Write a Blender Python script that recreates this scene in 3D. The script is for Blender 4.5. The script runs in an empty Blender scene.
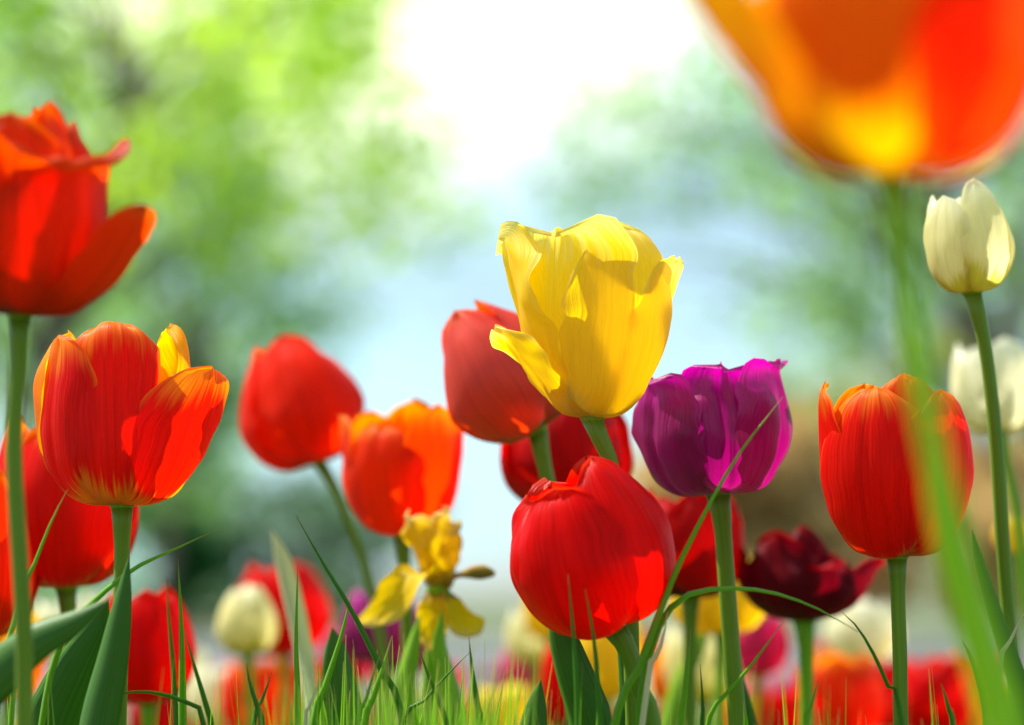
import bpy, math, random
from mathutils import Vector, Matrix, noise
S = bpy.context.scene
COL = S.collection
R = math.radians
W_, H_ = 1024, 725
LENS = 100.0
F = LENS/36.0*W_                     # focal length in pixels
CAM_H = 0.26
HORIZON = 598.0
PITCH = math.atan((HORIZON-H_/2)/F)

# ---------------------------------------------------------------- camera
cd = bpy.data.cameras.new('camera'); cam = bpy.data.objects.new('camera', cd); COL.objects.link(cam)
cd.lens = LENS; cd.sensor_width = 36; cd.clip_start = 0.02; cd.clip_end = 2000
cam.location = (0, 0, CAM_H); cam.rotation_euler = (math.pi/2+PITCH, 0, 0)
cd.dof.use_dof = True; cd.dof.focus_distance = 1.0; cd.dof.aperture_fstop = 6.0; cd.dof.aperture_blades = 0
S.camera = cam
FWD = Vector((0, math.cos(PITCH), math.sin(PITCH))); UP = Vector((0, -math.sin(PITCH), math.cos(PITCH))); RT = Vector((1, 0, 0))
CAMP = Vector((0, 0, CAM_H))
def P(px, py, D):
    return CAMP + RT*((px-W_/2)/F*D) + UP*((H_/2-py)/F*D) + FWD*D

# ---------------------------------------------------------------- sky, sun, exposure
SUN_DIR = Vector((-0.46, 0.26, 0.74)).normalized()
elev = math.asin(SUN_DIR.z); azim = math.atan2(SUN_DIR.x, SUN_DIR.y)
w = bpy.data.worlds.new('World'); S.world = w; w.use_nodes = True
nt = w.node_tree; nt.nodes.clear()
out = nt.nodes.new('ShaderNodeOutputWorld'); bg = nt.nodes.new('ShaderNodeBackground')
sky = nt.nodes.new('ShaderNodeTexSky'); sky.sky_type = 'NISHITA'; sky.sun_disc = False
sky.sun_elevation = elev; sky.sun_rotation = azim
sky.dust_density = 0.6; sky.air_density = 1.0; sky.ozone_density = 1.6
# thin bright cloud veils drifting over the sky
tc = nt.nodes.new('ShaderNodeTexCoord'); mp = nt.nodes.new('ShaderNodeMapping'); mp.inputs['Scale'].default_value = (2.2, 2.2, 4.5)
mp.inputs['Location'].default_value = (0.35, 0.2, 0.1)
nz = nt.nodes.new('ShaderNodeTexNoise'); nz.inputs['Scale'].default_value = 2.0; nz.inputs['Detail'].default_value = 4
cr = nt.nodes.new('ShaderNodeValToRGB'); cr.color_ramp.elements[0].position = 0.36; cr.color_ramp.elements[1].position = 0.70
mx = nt.nodes.new('ShaderNodeMix'); mx.data_type = 'RGBA'; mx.inputs[7].default_value = (6.4, 10.2, 11.8, 1)
L = nt.links.new
L(tc.outputs['Generated'], mp.inputs[0]); L(mp.outputs[0], nz.inputs[0]); L(nz.outputs[0], cr.inputs[0])
L(cr.outputs[0], mx.inputs[0]); L(sky.outputs[0], mx.inputs[6])
# sun glow painted into the sky colour: cream-white blob with a noisy edge
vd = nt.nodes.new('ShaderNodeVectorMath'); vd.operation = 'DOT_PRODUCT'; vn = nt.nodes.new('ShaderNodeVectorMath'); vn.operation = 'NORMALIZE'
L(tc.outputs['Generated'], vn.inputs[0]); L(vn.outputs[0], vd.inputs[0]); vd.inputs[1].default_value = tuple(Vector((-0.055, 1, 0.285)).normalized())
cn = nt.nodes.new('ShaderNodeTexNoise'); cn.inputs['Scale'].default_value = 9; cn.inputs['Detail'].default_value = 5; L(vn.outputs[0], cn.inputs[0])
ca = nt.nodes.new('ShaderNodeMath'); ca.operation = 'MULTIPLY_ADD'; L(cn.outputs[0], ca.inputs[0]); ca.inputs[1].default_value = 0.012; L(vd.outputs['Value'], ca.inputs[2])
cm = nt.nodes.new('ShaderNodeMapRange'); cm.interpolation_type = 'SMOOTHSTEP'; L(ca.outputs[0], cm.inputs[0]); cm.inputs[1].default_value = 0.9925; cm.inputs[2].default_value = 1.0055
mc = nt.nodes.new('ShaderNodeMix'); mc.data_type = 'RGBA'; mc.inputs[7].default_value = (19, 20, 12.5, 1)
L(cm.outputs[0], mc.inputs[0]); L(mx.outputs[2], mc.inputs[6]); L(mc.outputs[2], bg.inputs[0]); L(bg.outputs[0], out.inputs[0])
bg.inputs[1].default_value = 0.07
sd = bpy.data.lights.new('sun', 'SUN'); sd.energy = 5.0; sd.angle = R(0.53); sd.color = (1.0, 0.95, 0.86)
so = bpy.data.objects.new('sun', sd); COL.objects.link(so)
so.rotation_euler = SUN_DIR.to_track_quat('Z', 'Y').to_euler(); so.location = (-3, -1, 6)
S.view_settings.view_transform = 'Standard'; S.view_settings.look = 'None'
S.view_settings.exposure = 0.85; S.view_settings.gamma = 1
S.cycles.use_denoising = True
S.cycles.max_bounces = 10; S.cycles.transmission_bounces = 8; S.cycles.diffuse_bounces = 6

# ---------------------------------------------------------------- helpers
def tag(o, label=None, cat=None, group=None, kind=None):
    if label: o['label'] = label
    if cat: o['category'] = cat
    if group: o['group'] = group
    if kind: o['kind'] = kind
    return o
def empty(name, loc):
    o = bpy.data.objects.new(name, None); COL.objects.link(o); o.location = loc; o.empty_display_size = 0.02; return o
def mesh(name, vs, fs, mat, parent=None, uvs=None, smooth=True, origin=None):
    me = bpy.data.meshes.new(name)
    if parent is not None:
        off = parent.location; vs = [v-off for v in vs]
    elif origin is not None:
        vs = [v-origin for v in vs]
    me.from_pydata([tuple(v) for v in vs], [], fs)
    if uvs:
        ul = me.uv_layers.new(name='UVMap')
        for l in me.loops: ul.data[l.index].uv = uvs[l.vertex_index]
    if smooth: me.polygons.foreach_set('use_smooth', [True]*len(me.polygons))
    me.materials.append(mat); me.update()
    o = bpy.data.objects.new(name, me); COL.objects.link(o)
    if parent is not None: o.parent = parent
    elif origin is not None: o.location = origin
    return o
def catmull(pts, t):
    n = len(pts)-1; x = min(max(t, 0), 1)*n; i = min(int(x), n-1); f = x-i
    p1, p2 = pts[i], pts[i+1]
    p0 = pts[i-1] if i > 0 else tuple(2*a-b for a, b in zip(p1, p2))
    p3 = pts[i+2] if i+2 <= n else tuple(2*b-a for a, b in zip(p1, p2))
    return tuple(0.5*(2*b+(c-a)*f+(2*a-5*b+4*c-d)*f*f+(3*b-a-3*c+d)*f**3) for a, b, c, d in zip(p0, p1, p2, p3))
def resample(pts, n):
    raw = [catmull(pts, k/120) for k in range(121)]
    ds = [0]
    for a, b in zip(raw, raw[1:]): ds.append(ds[-1]+math.dist(a, b))
    res = []; j = 0
    for k in range(n):
        d = ds[-1]*(k/(n-1) if not hasattr(n, 'x') else 0)
        while j < 119 and ds[j+1] < d: j += 1
        f = (d-ds[j])/max(ds[j+1]-ds[j], 1e-9)
        res.append(tuple(a+(b-a)*f for a, b in zip(raw[j], raw[j+1])))
    return res
def sm(a, b, x):
    t = min(max((x-a)/(b-a), 0), 1); return t*t*(3-2*t)

# ---------------------------------------------------------------- materials
def node_mat(name):
    m = bpy.data.materials.new(name); m.use_nodes = True; t = m.node_tree; t.nodes.clear()
    o = t.nodes.new('ShaderNodeOutputMaterial'); return m, t, o
def mth(t, op, a, b=None, c=None, clamp=False):
    n = t.nodes.new('ShaderNodeMath'); n.operation = op; n.use_clamp = clamp
    for i, v in enumerate((a, b, c)):
        if v is None: continue
        if isinstance(v, (int, float)): n.inputs[i].default_value = v
        else: t.links.new(v, n.inputs[i])
    return n.outputs[0]
def mixc(t, f, a, b):
    n = t.nodes.new('ShaderNodeMix'); n.data_type = 'RGBA'
    if isinstance(f, (int, float)): n.inputs[0].default_value = f
    else: t.links.new(f, n.inputs[0])
    for i, v in ((6, a), (7, b)):
        if isinstance(v, tuple): n.inputs[i].default_value = (*v, 1)
        else: t.links.new(v, n.inputs[i])
    return n.outputs[2]
def petal_mat(name, main, margin, base, mw=0.15, bw=0.2, trans=0.45, rough=0.42, tcol=None, spec=0.12, vary=0.35, flame=None, patch=None):
    """uv: x across the petal (0..1), y from claw to tip"""
    m, t, o = node_mat(name); l = t.links.new
    uv = t.nodes.new('ShaderNodeTexCoord'); sp = t.nodes.new('ShaderNodeSeparateXYZ'); l(uv.outputs['UV'], sp.inputs[0])
    X, Y = sp.outputs[0], sp.outputs[1]
    oi = t.nodes.new('ShaderNodeObjectInfo')
    def nzz(sx, sy, det=3):
        cb = t.nodes.new('ShaderNodeCombineXYZ'); l(mth(t, 'MULTIPLY', X, sx), cb.inputs[0]); l(mth(t, 'MULTIPLY', Y, sy), cb.inputs[1])
        l(mth(t, 'MULTIPLY', oi.outputs['Random'], 20), cb.inputs[2])
        n = t.nodes.new('ShaderNodeTexNoise'); n.inputs['Scale'].default_value = 1; n.inputs['Detail'].default_value = det; l(cb.outputs[0], n.inputs[0]); return n.outputs[0]
    streak = nzz(38, 1.6); fine = nzz(110, 3.0, 2); blot = nzz(4, 3, 2)
    ed = mth(t, 'ABSOLUTE', mth(t, 'MULTIPLY_ADD', X, 2, -1))
    # margin mask: near the edges and the tip
    ds = mth(t, 'ADD', mth(t, 'SUBTRACT', streak, 0.5), mth(t, 'MULTIPLY', mth(t, 'SUBTRACT', blot, 0.5), 0.9))
    e2 = mth(t, 'MAXIMUM', mth(t, 'MULTIPLY', ed, mth(t, 'MULTIPLY_ADD', Y, 0.35, 0.65)), mth(t, 'MULTIPLY_ADD', Y, 1.0, 0.0))
    em = mth(t, 'MULTIPLY_ADD', ds, mw*1.3, e2)
    mr = t.nodes.new('ShaderNodeMapRange'); mr.interpolation_type = 'SMOOTHSTEP'; l(em, mr.inputs[0]); mr.inputs[1].default_value = 1-mw; mr.inputs[2].default_value = 1+mw*0.12
    # base blotch with a jagged streaky edge
    bm = mth(t, 'MULTIPLY_ADD', mth(t, 'SUBTRACT', streak, 0.5), 0.30, Y)
    bm = mth(t, 'MULTIPLY_ADD', ed, -0.10, bm)
    br = t.nodes.new('ShaderNodeMapRange'); br.interpolation_type = 'SMOOTHSTEP'; l(bm, br.inputs[0])
    br.inputs[1].default_value = bw*0.72; br.inputs[2].default_value = bw*1.15; br.inputs[3].default_value = 1; br.inputs[4].default_value = 0
    dark = tuple(c*0.68 for c in main)
    c = mixc(t, mth(t, 'MULTIPLY', mth(t, 'SUBTRACT', blot, 0.35, clamp=True), vary*2.2, clamp=True), main, dark)
    c = mixc(t, mth(t, 'MULTIPLY', mth(t, 'SUBTRACT', fine, 0.45, clamp=True), vary*2.5, clamp=True), c, tuple(min(1, k*1.25+0.02) for k in main))
    c = mixc(t, mth(t, 'MULTIPLY', mth(t, 'SUBTRACT', streak, 0.46, clamp=True), 2.6, clamp=True), c, tuple(k*(0.86 if main[1] > 0.3 else 0.68) for k in main))
    if flame:
        fm = mth(t, 'MULTIPLY_ADD', mth(t, 'SUBTRACT', streak, 0.5), 0.8, ed)
        fr = t.nodes.new('ShaderNodeMapRange'); fr.interpolation_type = 'SMOOTHSTEP'; l(fm, fr.inputs[0]); fr.inputs[1].default_value = 0.05; fr.inputs[2].default_value = 0.30; fr.inputs[3].default_value = 0.8; fr.inputs[4].default_value = 0
        c = mixc(t, fr.outputs[0], c, flame)
    c = mixc(t, mr.outputs[0], c, margin)
    c = mixc(t, br.outputs[0], c, base)
    pr = t.nodes.new('ShaderNodeBsdfPrincipled'); l(c, pr.inputs['Base Color'])
    pr.inputs['Roughness'].default_value = rough; pr.inputs['Specular IOR Level'].default_value = spec
    pr.inputs['Sheen Weight'].default_value = 0.0; pr.inputs['Sheen Roughness'].default_value = 0.4
    tl = t.nodes.new('ShaderNodeBsdfTranslucent')
    hs = t.nodes.new('ShaderNodeHueSaturation'); hs.inputs['Saturation'].default_value = 1.1; hs.inputs['Value'].default_value = 1.25; l(c, hs.inputs['Color']); l(hs.outputs[0], tl.inputs[0])
    bp = t.nodes.new('ShaderNodeBump'); bp.inputs['Strength'].default_value = 0.6; bp.inputs['Distance'].default_value = 0.0012
    hgt = mth(t, 'ADD', mth(t, 'MULTIPLY', streak, 0.9), mth(t, 'MULTIPLY', fine, 0.35)); l(hgt, bp.inputs['Height'])
    l(bp.outputs[0], pr.inputs['Normal']); l(bp.outputs[0], tl.inputs['Normal'])
    ms = t.nodes.new('ShaderNodeMixShader'); ms.inputs[0].default_value = trans; l(pr.outputs[0], ms.inputs[1]); l(tl.outputs[0], ms.inputs[2]); l(ms.outputs[0], o.inputs[0])
    return m
def plant_mat(name, c1, c2, trans=0.25, rough=0.42, sx=30, sy=2, tip=None):
    m, t, o = node_mat(name); l = t.links.new
    uv = t.nodes.new('ShaderNodeTexCoord'); oi = t.nodes.new('ShaderNodeObjectInfo')
    sp = t.nodes.new('ShaderNodeSeparateXYZ'); l(uv.outputs['UV'], sp.inputs[0])
    cb = t.nodes.new('ShaderNodeCombineXYZ'); l(mth(t, 'MULTIPLY', sp.outputs[0], sx), cb.inputs[0]); l(mth(t, 'MULTIPLY', sp.outputs[1], sy), cb.inputs[1]); l(mth(t, 'MULTIPLY', oi.outputs['Random'], 30), cb.inputs[2])
    n = t.nodes.new('ShaderNodeTexNoise'); n.inputs['Scale'].default_value = 1; n.inputs['Detail'].default_value = 3; l(cb.outputs[0], n.inputs[0])
    r = t.nodes.new('ShaderNodeMapRange'); l(n.outputs[0], r.inputs[0]); r.inputs[1].default_value = 0.3; r.inputs[2].default_value = 0.7
    c = mixc(t, r.outputs[0], c1, c2)
    if tip:
        k = t.nodes.new('ShaderNodeMapRange'); l(sp.outputs[1], k.inputs[0]); k.inputs[1].default_value = 0.955; k.inputs[2].default_value = 1.0
        c = mixc(t, k.outputs[0], c, tip)
    pr = t.nodes.new('ShaderNodeBsdfPrincipled'); l(c, pr.inputs['Base Color']); pr.inputs['Roughness'].default_value = rough; pr.inputs['Specular IOR Level'].default_value = 0.25
    tl = t.nodes.new('ShaderNodeBsdfTranslucent'); hs = t.nodes.new('ShaderNodeHueSaturation'); hs.inputs['Value'].default_value = 1.7; l(c, hs.inputs['Color']); l(hs.outputs[0], tl.inputs[0])
    bp = t.nodes.new('ShaderNodeBump'); bp.inputs['Strength'].default_value = 0.3; bp.inputs['Distance'].default_value = 0.0006; l(n.outputs[0], bp.inputs['Height']); l(bp.outputs[0], pr.inputs['Normal'])
    ms = t.nodes.new('ShaderNodeMixShader'); ms.inputs[0].default_value = trans; l(pr.outputs[0], ms.inputs[1]); l(tl.outputs[0], ms.inputs[2]); l(ms.outputs[0], o.inputs[0])
    return m
def rough_mat(name, c1, c2, scale=3, rough=0.9, c3=None, bump=0.3):
    m, t, o = node_mat(name); l = t.links.new
    tc = t.nodes.new('ShaderNodeTexCoord'); n = t.nodes.new('ShaderNodeTexNoise'); n.inputs['Scale'].default_value = scale; n.inputs['Detail'].default_value = 6; l(tc.outputs['Object'], n.inputs[0])
    r = t.nodes.new('ShaderNodeMapRange'); l(n.outputs[0], r.inputs[0]); r.inputs[1].default_value = 0.35; r.inputs[2].default_value = 0.65
    c = mixc(t, r.outputs[0], c1, c2)
    if c3:
        n2 = t.nodes.new('ShaderNodeTexNoise'); n2.inputs['Scale'].default_value = scale*9; l(tc.outputs['Object'], n2.inputs[0])
        r2 = t.nodes.new('ShaderNodeMapRange'); l(n2.outputs[0], r2.inputs[0]); r2.inputs[1].default_value = 0.55; r2.inputs[2].default_value = 0.7
        c = mixc(t, r2.outputs[0], c, c3)
    pr = t.nodes.new('ShaderNodeBsdfPrincipled'); l(c, pr.inputs['Base Color']); pr.inputs['Roughness'].default_value = rough
    bp = t.nodes.new('ShaderNodeBump'); bp.inputs['Strength'].default_value = bump; l(n.outputs[0], bp.inputs['Height']); l(bp.outputs[0], pr.inputs['Normal'])
    l(pr.outputs[0], o.inputs[0]); return m
def foliage_mat(name, a, b, trans=0.45):
    m, t, o = node_mat(name); l = t.links.new
    g = t.nodes.new('ShaderNodeNewGeometry'); tc = t.nodes.new('ShaderNodeTexCoord')
    n = t.nodes.new('ShaderNodeTexNoise'); n.inputs['Scale'].default_value = 1.7; l(tc.outputs['Object'], n.inputs[0])
    f = mth(t, 'MULTIPLY_ADD', g.outputs['Random Per Island'], 0.5, mth(t, 'MULTIPLY', n.outputs[0], 0.5), clamp=True)
    c = mixc(t, f, a, b)
    pr = t.nodes.new('ShaderNodeBsdfPrincipled'); l(c, pr.inputs['Base Color']); pr.inputs['Roughness'].default_value = 0.5; pr.inputs['Specular IOR Level'].default_value = 0.12
    tl = t.nodes.new('ShaderNodeBsdfTranslucent'); hs = t.nodes.new('ShaderNodeHueSaturation'); hs.inputs['Value'].default_value = 2.2; l(c, hs.inputs['Color']); l(hs.outputs[0], tl.inputs[0])
    ms = t.nodes.new('ShaderNodeMixShader'); ms.inputs[0].default_value = trans; l(pr.outputs[0], ms.inputs[1]); l(tl.outputs[0], ms.inputs[2]); l(ms.outputs[0], o.inputs[0])
    return m

RED = (0.74, 0.012, 0.010); ORG = (0.92, 0.22, 0.012); YEL = (0.90, 0.60, 0.02)
M = dict(
 yellow=petal_mat('petal_yellow', (0.90, 0.68, 0.03), (0.90, 0.80, 0.22), (0.74, 0.66, 0.10), mw=0.22, bw=0.10, trans=0.56, vary=0.22),
 red=petal_mat('petal_red', (0.82, 0.003, 0.0005), (0.86, 0.08, 0.05), (0.30, 0.16, 0.02), mw=0.06, bw=0.08, trans=0.54, rough=0.33),
 flame=petal_mat('petal_red_orange_margin', (0.80, 0.012, 0.005), (0.92, 0.34, 0.02), (0.72, 0.34, 0.02), mw=0.22, bw=0.24, trans=0.54, rough=0.35),
 flame2=petal_mat('petal_red_thin_margin', (0.82, 0.010, 0.001), (0.92, 0.34, 0.02), (0.66, 0.26, 0.02), mw=0.17, bw=0.13, trans=0.54, rough=0.36),
 copper=petal_mat('petal_copper_red', (0.78, 0.06, 0.002), (0.62, 0.12, 0.008), (0.14, 0.12, 0.02), mw=0.10, bw=0.10, trans=0.64, rough=0.4),
 orange=petal_mat('petal_orange', (0.84, 0.050, 0.003), (0.92, 0.30, 0.012), (0.80, 0.30, 0.02), mw=0.18, bw=0.12, trans=0.59),
 bigorange=petal_mat('petal_amber', (0.86, 0.17, 0.004), (0.92, 0.30, 0.01), (0.70, 0.42, 0.01), mw=0.3, bw=0.34, trans=0.68),
 amberyel=petal_mat('petal_amber_yellow', (0.86, 0.34, 0.008), (0.90, 0.55, 0.01), (0.62, 0.36, 0.02), mw=0.3, bw=0.2, trans=0.64),
 coral=petal_mat('petal_coral', (0.84, 0.075, 0.03), (0.86, 0.18, 0.06), (0.30, 0.26, 0.04), mw=0.10, bw=0.12, trans=0.44, rough=0.36, spec=0.5),
 scarlet=petal_mat('petal_scarlet', (0.88, 0.032, 0.001), (0.88, 0.05, 0.004), (0.40, 0.10, 0.02), mw=0.10, bw=0.06, trans=0.56),
 purple=petal_mat('petal_purple', (0.40, 0.005, 0.16), (0.58, 0.02, 0.34), (0.50, 0.10, 0.34), mw=0.25, bw=0.10, trans=0.50, rough=0.30, spec=0.5, vary=0.5),
 maroon=petal_mat('petal_maroon', (0.20, 0.003, 0.010), (0.45, 0.006, 0.012), (0.06, 0.002, 0.01), mw=0.12, bw=0.10, trans=0.48, rough=0.42, vary=0.5),
 darkred=petal_mat('petal_dark_red', (0.62, 0.003, 0.003), (0.62, 0.02, 0.02), (0.04, 0.004, 0.006), mw=0.08, bw=0.20, trans=0.49),
 white=petal_mat('petal_cream', (0.86, 0.80, 0.44), (0.88, 0.85, 0.64), (0.62, 0.56, 0.10), mw=0.25, bw=0.28, trans=0.54, vary=0.15),
 ivory=petal_mat('petal_ivory', (0.84, 0.80, 0.56), (0.86, 0.84, 0.70), (0.66, 0.62, 0.22), mw=0.25, bw=0.2, trans=0.54, vary=0.15),
 pink=petal_mat('petal_pink', (0.72, 0.04, 0.16), (0.84, 0.36, 0.42), (0.7, 0.5, 0.3), mw=0.25, bw=0.14, trans=0.54),
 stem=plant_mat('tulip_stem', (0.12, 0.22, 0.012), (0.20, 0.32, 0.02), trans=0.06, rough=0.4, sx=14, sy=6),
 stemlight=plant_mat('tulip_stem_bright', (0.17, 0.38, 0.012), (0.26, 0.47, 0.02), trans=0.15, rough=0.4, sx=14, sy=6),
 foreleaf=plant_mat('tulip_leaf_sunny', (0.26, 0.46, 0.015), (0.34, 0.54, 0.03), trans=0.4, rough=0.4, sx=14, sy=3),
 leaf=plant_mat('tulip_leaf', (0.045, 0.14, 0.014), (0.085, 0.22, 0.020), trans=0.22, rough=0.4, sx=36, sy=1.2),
 leafpale=plant_mat('tulip_leaf_pale', (0.50, 0.55, 0.30), (0.66, 0.68, 0.45), trans=0.3, rough=0.4, sx=20, sy=1.2),
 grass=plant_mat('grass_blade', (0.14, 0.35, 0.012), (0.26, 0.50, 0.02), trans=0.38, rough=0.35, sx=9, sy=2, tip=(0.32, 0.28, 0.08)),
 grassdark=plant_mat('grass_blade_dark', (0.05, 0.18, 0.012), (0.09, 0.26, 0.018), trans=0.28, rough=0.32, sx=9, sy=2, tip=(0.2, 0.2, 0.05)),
 grassdry=plant_mat('grass_blade_dry', (0.55, 0.52, 0.25), (0.70, 0.66, 0.42), trans=0.3, rough=0.4, sx=9, sy=2),
 bark=rough_mat('bark', (0.10, 0.075, 0.05), (0.20, 0.16, 0.12), 14),
 withered=petal_mat('petal_withered_yellow', (0.90, 0.60, 0.01), (0.80, 0.62, 0.18), (0.45, 0.30, 0.05), mw=0.25, bw=0.2, trans=0.4, vary=0.5),
 brown=rough_mat('dried_petal', (0.22, 0.12, 0.01), (0.36, 0.22, 0.02), 300),
 pod=plant_mat('seed_pod', (0.20, 0.12, 0.03), (0.36, 0.24, 0.05), trans=0.05),
)

# ---------------------------------------------------------------- petals and tulips
def petal_grid(p, rng, nu=34, nv=22):
    """one petal in head units (height 1); returns verts, uvs, faces"""
    th = R(p['th']); er = Vector((math.sin(th), -math.cos(th), 0)); et = Vector((math.cos(th), math.sin(th), 0)); ez = Vector((0, 0, 1))
    prof = resample([(a, b) for a, b in p['prof']], nu)
    Wm = p.get('W', 0.36); um = p.get('um', 0.56); q = p.get('q', 0.55); pp = p.get('p', 2.1); wb = p.get('wb', 0.30)
    Rk = p.get('Rk', 1.0); Rmin = p.get('Rmin', 0.26); fl, fr = p.get('fl', 0.0), p.get('fr', 0.0)
    ruf = p.get('ruf', 0.012); cre = p.get('cre', 0.012); sw = p.get('sw', 0.0); foldl = p.get('el', 0.0); foldr = p.get('er', 0.0)
    ph = [rng.uniform(0, 6.28) for _ in range(8)]
    vs, uvs, fs = [], [], []
    for i in range(nu):
        u = i/(nu-1); r, z = prof[i]
        a = prof[max(i-1, 0)]; b = prof[min(i+1, nu-1)]; tr, tz = b[0]-a[0], b[1]-a[1]; tl = math.hypot(tr, tz) or 1
        nrm = er*(tz/tl) - ez*(tr/tl)          # outward normal of the centreline
        if u < um: Wd = Wm*(wb+(1-wb)*math.sin(math.pi/2*u/um)**0.75)
        else:
            t = (u-um)/(1-um); Wd = Wm*max(1-t**pp, 0)**q
        Wd *= 1+0.025*math.sin(u*21+ph[0])+0.02*math.sin(u*37+ph[1])
        Wd = max(Wd, 0.004)
        RR = max(Rk*r, Rmin)
        g = sm(0.25, 0.9, u)
        for j in range(nv+1):
            v = -1+2*j/nv; s = v*Wd; phi = max(-2.2, min(2.2, s/RR))
            pos = er*r+ez*z + et*(RR*math.sin(phi)+sw*u*u) - nrm*(RR*(1-math.cos(phi)))
            e = abs(v); F_ = (fl if v < 0 else fr)
            pos = pos + nrm*(F_*g*e**2.5)
            E = (foldl if v < 0 else foldr)     # edge rolled over, drops a little
            if E: pos = pos + nrm*(E*0.6*sm(0.6, 1, e)*g) - ez*(abs(E)*0.8*sm(0.75, 1, e)*g)
            rf = ruf*(0.35+e*e*1.1)*(0.15+u)*(math.sin(u*9+v*2.2+ph[2])+0.7*math.sin(u*15-v*3.5+ph[3])+0.45*math.sin(v*7+u*5+ph[4])+0.25*math.sin(u*31+v*9+ph[5]))
            pos = pos + nrm*(rf - cre*math.exp(-(v/0.11)**2)*sm(0.05, 0.5, u) + p.get('off', 0)*sm(0.0, 0.25, u))
            # scalloped top rim
            pos = pos + ez*(0.010*math.sin(v*6+ph[6])+0.006*math.sin(v*13+ph[7]))*sm(0.6, 1, u)*(1 if ruf > 0 else 0)
            vs.append(pos); uvs.append(((v+1)/2, u))
    n = nv+1
    for i in range(nu-1):
        for j in range(nv): fs.append((i*n+j, i*n+j+1, (i+1)*n+j+1, (i+1)*n+j))
    return vs, uvs, fs
def cup(rm=0.42, zt=0.95, rt=0.26, zm=0.42, curl=0.0, low=0.05):
    pr = [(0.015, 0.0), (rm*0.55, low*0.6), (rm*0.88, zm*0.42), (rm, zm), (rm*0.55+rt*0.45+0.02, zm+(zt-zm)*0.58), (rt, zt)]
    if curl: pr.append((rt+curl, zt+(0.02 if curl > 0 else -0.01)))
    return pr
def tube(pts, rads, seg=14):
    vs, uvs, fs = [], [], []
    n = len(pts); prev = Vector((0, -1, 0))
    for i, p in enumerate(pts):
        t = (pts[min(i+1, n-1)]-pts[max(i-1, 0)]).normalized(); x = (prev-t*prev.dot(t)).normalized(); y = t.cross(x); prev = x
        for k in range(seg):
            a = 2*math.pi*k/seg; vs.append(p+(x*math.cos(a)+y*math.sin(a))*rads[i]); uvs.append((k/seg, i/(n-1)))
    for i in range(n-1):
        for k in range(seg): fs.append((i*seg+k, i*seg+(k+1) % seg, (i+1)*seg+(k+1) % seg, (i+1)*seg+k))
    fs.append(tuple(range(seg-1, -1, -1))); fs.append(tuple((n-1)*seg+k for k in range(seg)))
    return vs, uvs, fs
def smooth_path(pts, n):
    return [Vector(x) for x in resample([tuple(p) for p in pts], n)]
ROOTS = {}
def tulip(key, label, base, D, hpx, petals, mat, stem=(), tilt=0, pitch=0, spin=0, stem_r=0.0026, smat='stem', D2=None, cat='tulip', group='tulips in the flower bed', nu=34, nv=22, name='tulip', mats=None, seed=1, xs=1.0):
    """base: pixel where head and stem meet; stem: further pixels going down (x,y) ending near the frame's bottom"""
    rng = random.Random(seed*17+5)
    b = P(*base, D); s = hpx*D/F
    pts = [b]
    D2 = D2 or D
    for k, (x, y) in enumerate(stem):
        f = (k+1)/len(stem); pts.append(P(x, y, D+(D2-D)*f))
    last = pts[-1]; d = (pts[-1]-pts[-2]) if len(pts) > 1 else Vector((0, 0, -1))
    gx = last.x+max(-0.05, min(0.05, d.x/max(abs(d.z), 1e-3)*last.z*0.4)); g = Vector((gx, last.y, 0.0))
    if last.z > 0.03: pts.append(last.lerp(g, 0.5)+Vector((d.x*0.1, 0, 0)))
    pts.append(g)
    root = empty(name, g); tag(root, label, cat, group); ROOTS[key] = root
    path = smooth_path(pts, 44)
    rad = [stem_r*(1+0.45*math.exp(-(i/1.2)**2)+0.35*i/43) for i in range(44)]
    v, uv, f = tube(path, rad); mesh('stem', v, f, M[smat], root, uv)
    # the head's frame
    rot = Matrix.Rotation(R(-tilt), 3, 'Y') @ Matrix.Rotation(R(pitch), 3, 'X') @ Matrix.Rotation(R(spin), 3, 'Z')
    rot = Matrix.Rotation(0, 3, 'X') @ rot
    for k, p in enumerate(petals):
        vs, uvs, fs = petal_grid(p, rng, nu, nv)
        vs = [b+rot @ (Vector((q.x*xs, q.y*xs, q.z))*s) for q in vs]
        o = mesh('petal', vs, fs, M[p.get('mat', mat)], root, uvs)
        if p.get('label'): o['label'] = p['label']
    # little swelling where the petals join the stem, and the pistil inside
    vs, uvs, fs = tube([b+rot @ (Vector((0, 0, z))*s) for z in (-0.03, 0.0, 0.03, 0.12, 0.3, 0.4, 0.43)], [stem_r*1.1, stem_r*1.7, stem_r*1.5, stem_r*1.2, stem_r*1.2, stem_r*1.4, stem_r*0.5], 10)
    mesh('pistil', vs, fs, M['stemlight'], root, uvs)
    return root
def six(rm=0.42, zt=0.95, rt=0.26, W=0.36, seed=0, spin=0, jitter=1.0, **kw):
    rng = random.Random(seed); ps = []
    for k in range(6):
        inner = k % 2
        z = zt*(1-0.05*inner+rng.uniform(-.03, .03)*jitter); r = rm*(0.97 if inner else 1.03)
        d = dict(th=spin+60*k+rng.uniform(-7, 7)*jitter, prof=cup(r, z, rt+rng.uniform(-.04, .05)*jitter), W=W*rng.uniform(.94, 1.06), ruf=0.012*jitter, off=-0.015 if inner else 0.01)
        d.update(kw); ps.append(d)
    return ps

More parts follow.
